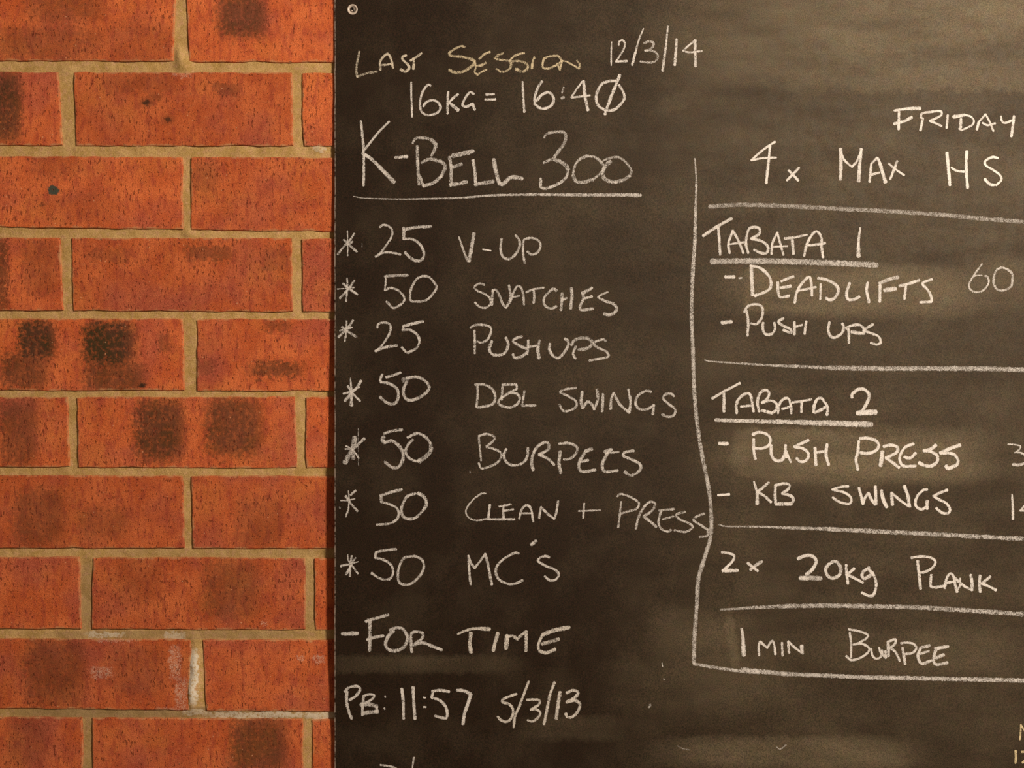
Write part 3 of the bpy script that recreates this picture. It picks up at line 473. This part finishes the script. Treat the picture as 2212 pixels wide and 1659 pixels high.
w('R', 'bright chalk word PRESS right of PUSH', [(36, "345,460 420,455 520,480 560,540 520,600 430,630 350,620"), (34, "332,490 320,620 300,700 322,815"), (34, "615,550 700,535 770,560 760,620 640,680/700,720 790,790"), (42, "600,610 590,700 580,770"), (32, "955,520 860,560 800,660 810,740 860,775 980,770"), (34, "850,670 920,680 980,625"), (38, "1210,535 1150,580 1070,600"), (36, "1080,600 1150,610 1220,650 1225,720 1160,770 1080,765 1015,735"), (40, "1485,535 1380,570 1260,625"), (32, "1260,625 1400,635 1460,700 1450,760"), (40, "1450,760 1350,800 1325,770")], .96)
w('Q', 'chalk dash before KB SWINGS', [(28, "320,1420 450,1410")], .98, 0, 'chalk_dash')
w('Q', 'chalk letters KB', [((22, 46), "730,1265 765,1400 765,1520"), (32, "900,1275 770,1385/850,1430 925,1500"), (32, "975,1310 970,1420 980,1530"), (32, "970,1310 1060,1290 1130,1300 1120,1350 1050,1400"), (34, "1050,1400 1150,1430 1180,1480 1150,1520"), (40, "1150,1520 990,1520")], .88)
w('R', 'chalk word SWINGS after KB', [(28, "215,1003 130,1010 30,1040/120,1060 200,1090 245,1140 240,1190 200,1205 100,1175 35,1130"), (32, "335,1020 360,1120 380,1205/400,1140 440,1080/480,1160 520,1210"), (36, "525,1210 525,1110 520,1005"), (38, "590,1050 610,1150 650,1240"), (36, "715,1215 705,1075"), (28, "705,1075 800,1160 900,1230"), (38, "910,1235 890,1110 850,1000"), (32, "1110,1040 1060,1050 990,1130 980,1220 1040,1265 1100,1240"), (38, "1110,1170 1110,1260"), (30, "1340,1045 1250,1080 1180,1115/1240,1150 1330,1200 1370,1270 1340,1310 1270,1300 1215,1250")], .94)
w('R', 'thin chalk figure 3 cut by the right edge', [(18, "2030,525 2100,528 2170,545 2160,580 2110,620"), (22, "2105,620 2160,620 2212,640 2250,690 2230,740"), (32, "2085,755 2150,760 2212,745")], .80)
w('R', 'thin chalk figure 14 cut by the right edge', [((20, 34), "2075,1095 2085,1250 2085,1375"), (22, "2290,1150 2230,1210 2170,1280/2300,1275")], .84)
w('S', 'chalk figure 2', [(30, "470,225 560,240 610,270 590,330 490,430"), (42, "480,435 650,432")], .94)
w('S', 'small chalk x after the 2', [(30, "765,348 880,440"), (36, "930,328 850,380 795,425", .8)], .94)
w('S', 'chalk weight 20kg', [(36, "1335,300 1420,265 1500,270 1545,330 1500,420 1430,480"), (50, "1360,520 1450,520"), (54, "1450,515 1600,525", .72), (36, "1740,330 1680,370 1650,430 1680,500 1740,520 1810,480 1820,400 1780,340 1740,330", .84), (32, "1885,370 1890,470 1905,585"), (32, "1975,410 1900,480"), (32, "1900,485 1980,520 2075,572"), (36, "2146,400 2076,450 2066,500 2096,525 2176,480", .84), (32, "2146,430 2196,480 2226,580 2206,690 2156,725 2061,685")], .94)
w('T', 'chalk word PLANK', [(30, "930,235 1050,222 1150,235 1205,280 1170,350 1090,395 1020,405"), (34, "1000,270 1015,400 1035,590"), (30, "1160,430 1150,500 1165,570 1300,560"), (32, "1310,580 1330,480 1370,415 1410,450 1430,540 1450,625"), (28, "1330,520 1430,505"), (22, "1455,600 1480,560 1485,470"), (28, "1430,470 1520,550 1620,605"), (34, "1620,605 1620,520 1605,430"), (34, "1710,440 1705,540 1715,625"), (30, "1830,450 1730,530/1810,560 1895,605")], .90)
w('S', 'chalk figure 1 MIN', [((28, 48), "695,1095 710,1200 720,1400"), (26, "895,1400 890,1300 905,1240/985,1315/1040,1235 1065,1280 1080,1390"), (26, "1155,1255 1160,1405"), (28, "1235,1370 1225,1240/1300,1310 1395,1380"), (44, "1378,1290 1384,1355")], .90)
w('T', 'chalk word BURPEE', [(26, "215,1050 330,1070 430,1110 420,1150 340,1200 270,1225/370,1215 450,1265 430,1320 350,1375 250,1400 190,1355"), (26, "230,1090 245,1220 245,1370"), (26, "475,1270 485,1340 530,1385 590,1350 560,1260"), (30, "595,1290 600,1330 640,1375/635,1300"), (34, "665,1190 672,1355"), (28, "665,1190 750,1165 740,1220 690,1260/750,1310 800,1410"), (32, "830,1260 845,1350 860,1445"), (28, "810,1210 880,1200 960,1220 985,1270 940,1320 860,1330"), (34, "1040,1260 1140,1235", .78), (34, "1030,1270 1005,1360 1050,1440 1160,1405"), (28, "1030,1330 1130,1300", .74), (38, "1200,1270 1350,1245"), (34, "1210,1280 1185,1380 1210,1450 1340,1430"), (36, "1210,1375 1300,1340", .82)], .88)
w('U', 'yellow chalk letters at the lower right corner', [(28, "2165,995 2160,1110 2150,1225"), (30, "2165,1000 2230,1100 2290,1180"), (36, "2085,1395 2088,1500 2082,1585"), (34, "2175,1412 2300,1405/2240,1520 2190,1580")], .82, .75)
for _f in [(2.5, "1430,1432 1431.5,1440", .8), (3, "1433,1466 1436,1468", .5), (5.5, "1402,1528 1405,1522", .55), ((2, 4), "1677,1613 1684,1618 1690,1616 1698,1609", .6), (3, "1463,1611 1475,1617 1490,1620", .4), (2.5, "774,925 774,990 774.5,1006", .42), (2.5, "782,526 782.5,534", .42), (3, "733,1095 735,1098", .5), (3, "1015,1018 1016,1022", .45)]:
    w('X', 'stray chalk fleck', [_f], .6, 0, 'chalk_fleck')
#ENDWORDS

# ================================================================== PIN
M_pin = NT('pin_mat'); m = M_pin; m.b.inputs['Base Color'].default_value = (.66, .56, .47, 1); m.b.inputs['Roughness'].default_value = .35
M_pinc = NT('pin_core_mat'); m = M_pinc; m.b.inputs['Base Color'].default_value = (.26, .15, .075, 1); m.b.inputs['Roughness'].default_value = .3; m.b.inputs['Metallic'].default_value = .3
def lathe(name, prof, mat, parent, n=28, smooth=True):
    V = []; F = []
    for (r, y) in prof:
        for i in range(n):
            a = 2*math.pi*i/n; V.append((r*math.cos(a), y, r*math.sin(a)))
    for k_ in range(len(prof)-1):
        for i in range(n):
            j = (i+1) % n; F.append((k_*n+i, k_*n+j, (k_+1)*n+j, (k_+1)*n+i))
    F.append(tuple(range(n))); F.append(tuple(reversed([(len(prof)-1)*n+i for i in range(n)])))
    return mesh_obj(name, V, F, mat, parent, smooth)
px_, py_, pz_ = onboard(761.5, 21)
pin = bpy.data.objects.new('fixing_pin', None); COL.objects.link(pin); pin.location = (px_, py_, Z0+pz_); pin.rotation_euler = (math.radians(3), 0, math.radians(-6))
pin['label'] = 'small round pale-rimmed fixing pin in the top left corner of the chalkboard'; pin['category'] = 'pin'
lathe('rim', [(.0030, .0002), (.0056, .0001), (.0058, -.0006), (.0054, -.0013), (.0047, -.0014), (.0042, -.0008), (.0030, -.0005)], M_pin.m, pin)
ctr = lathe('dished_centre', [(.0040, .0000), (.0042, -.0007), (.0034, -.0006), (.0024, -.0003), (.0012, -.0004), (.0004, -.0004)], M_pinc.m, pin)
nub = lathe('tip', [(.0009, -.0002), (.0009, -.0010), (.0006, -.0014), (.0001, -.0015)], M_pin.m, pin, 14); nub.location = (-.0006, 0, -.0012)
lathe('shank', [(.0009, .004), (.0009, .0003)], M_pinc.m, pin, 12)
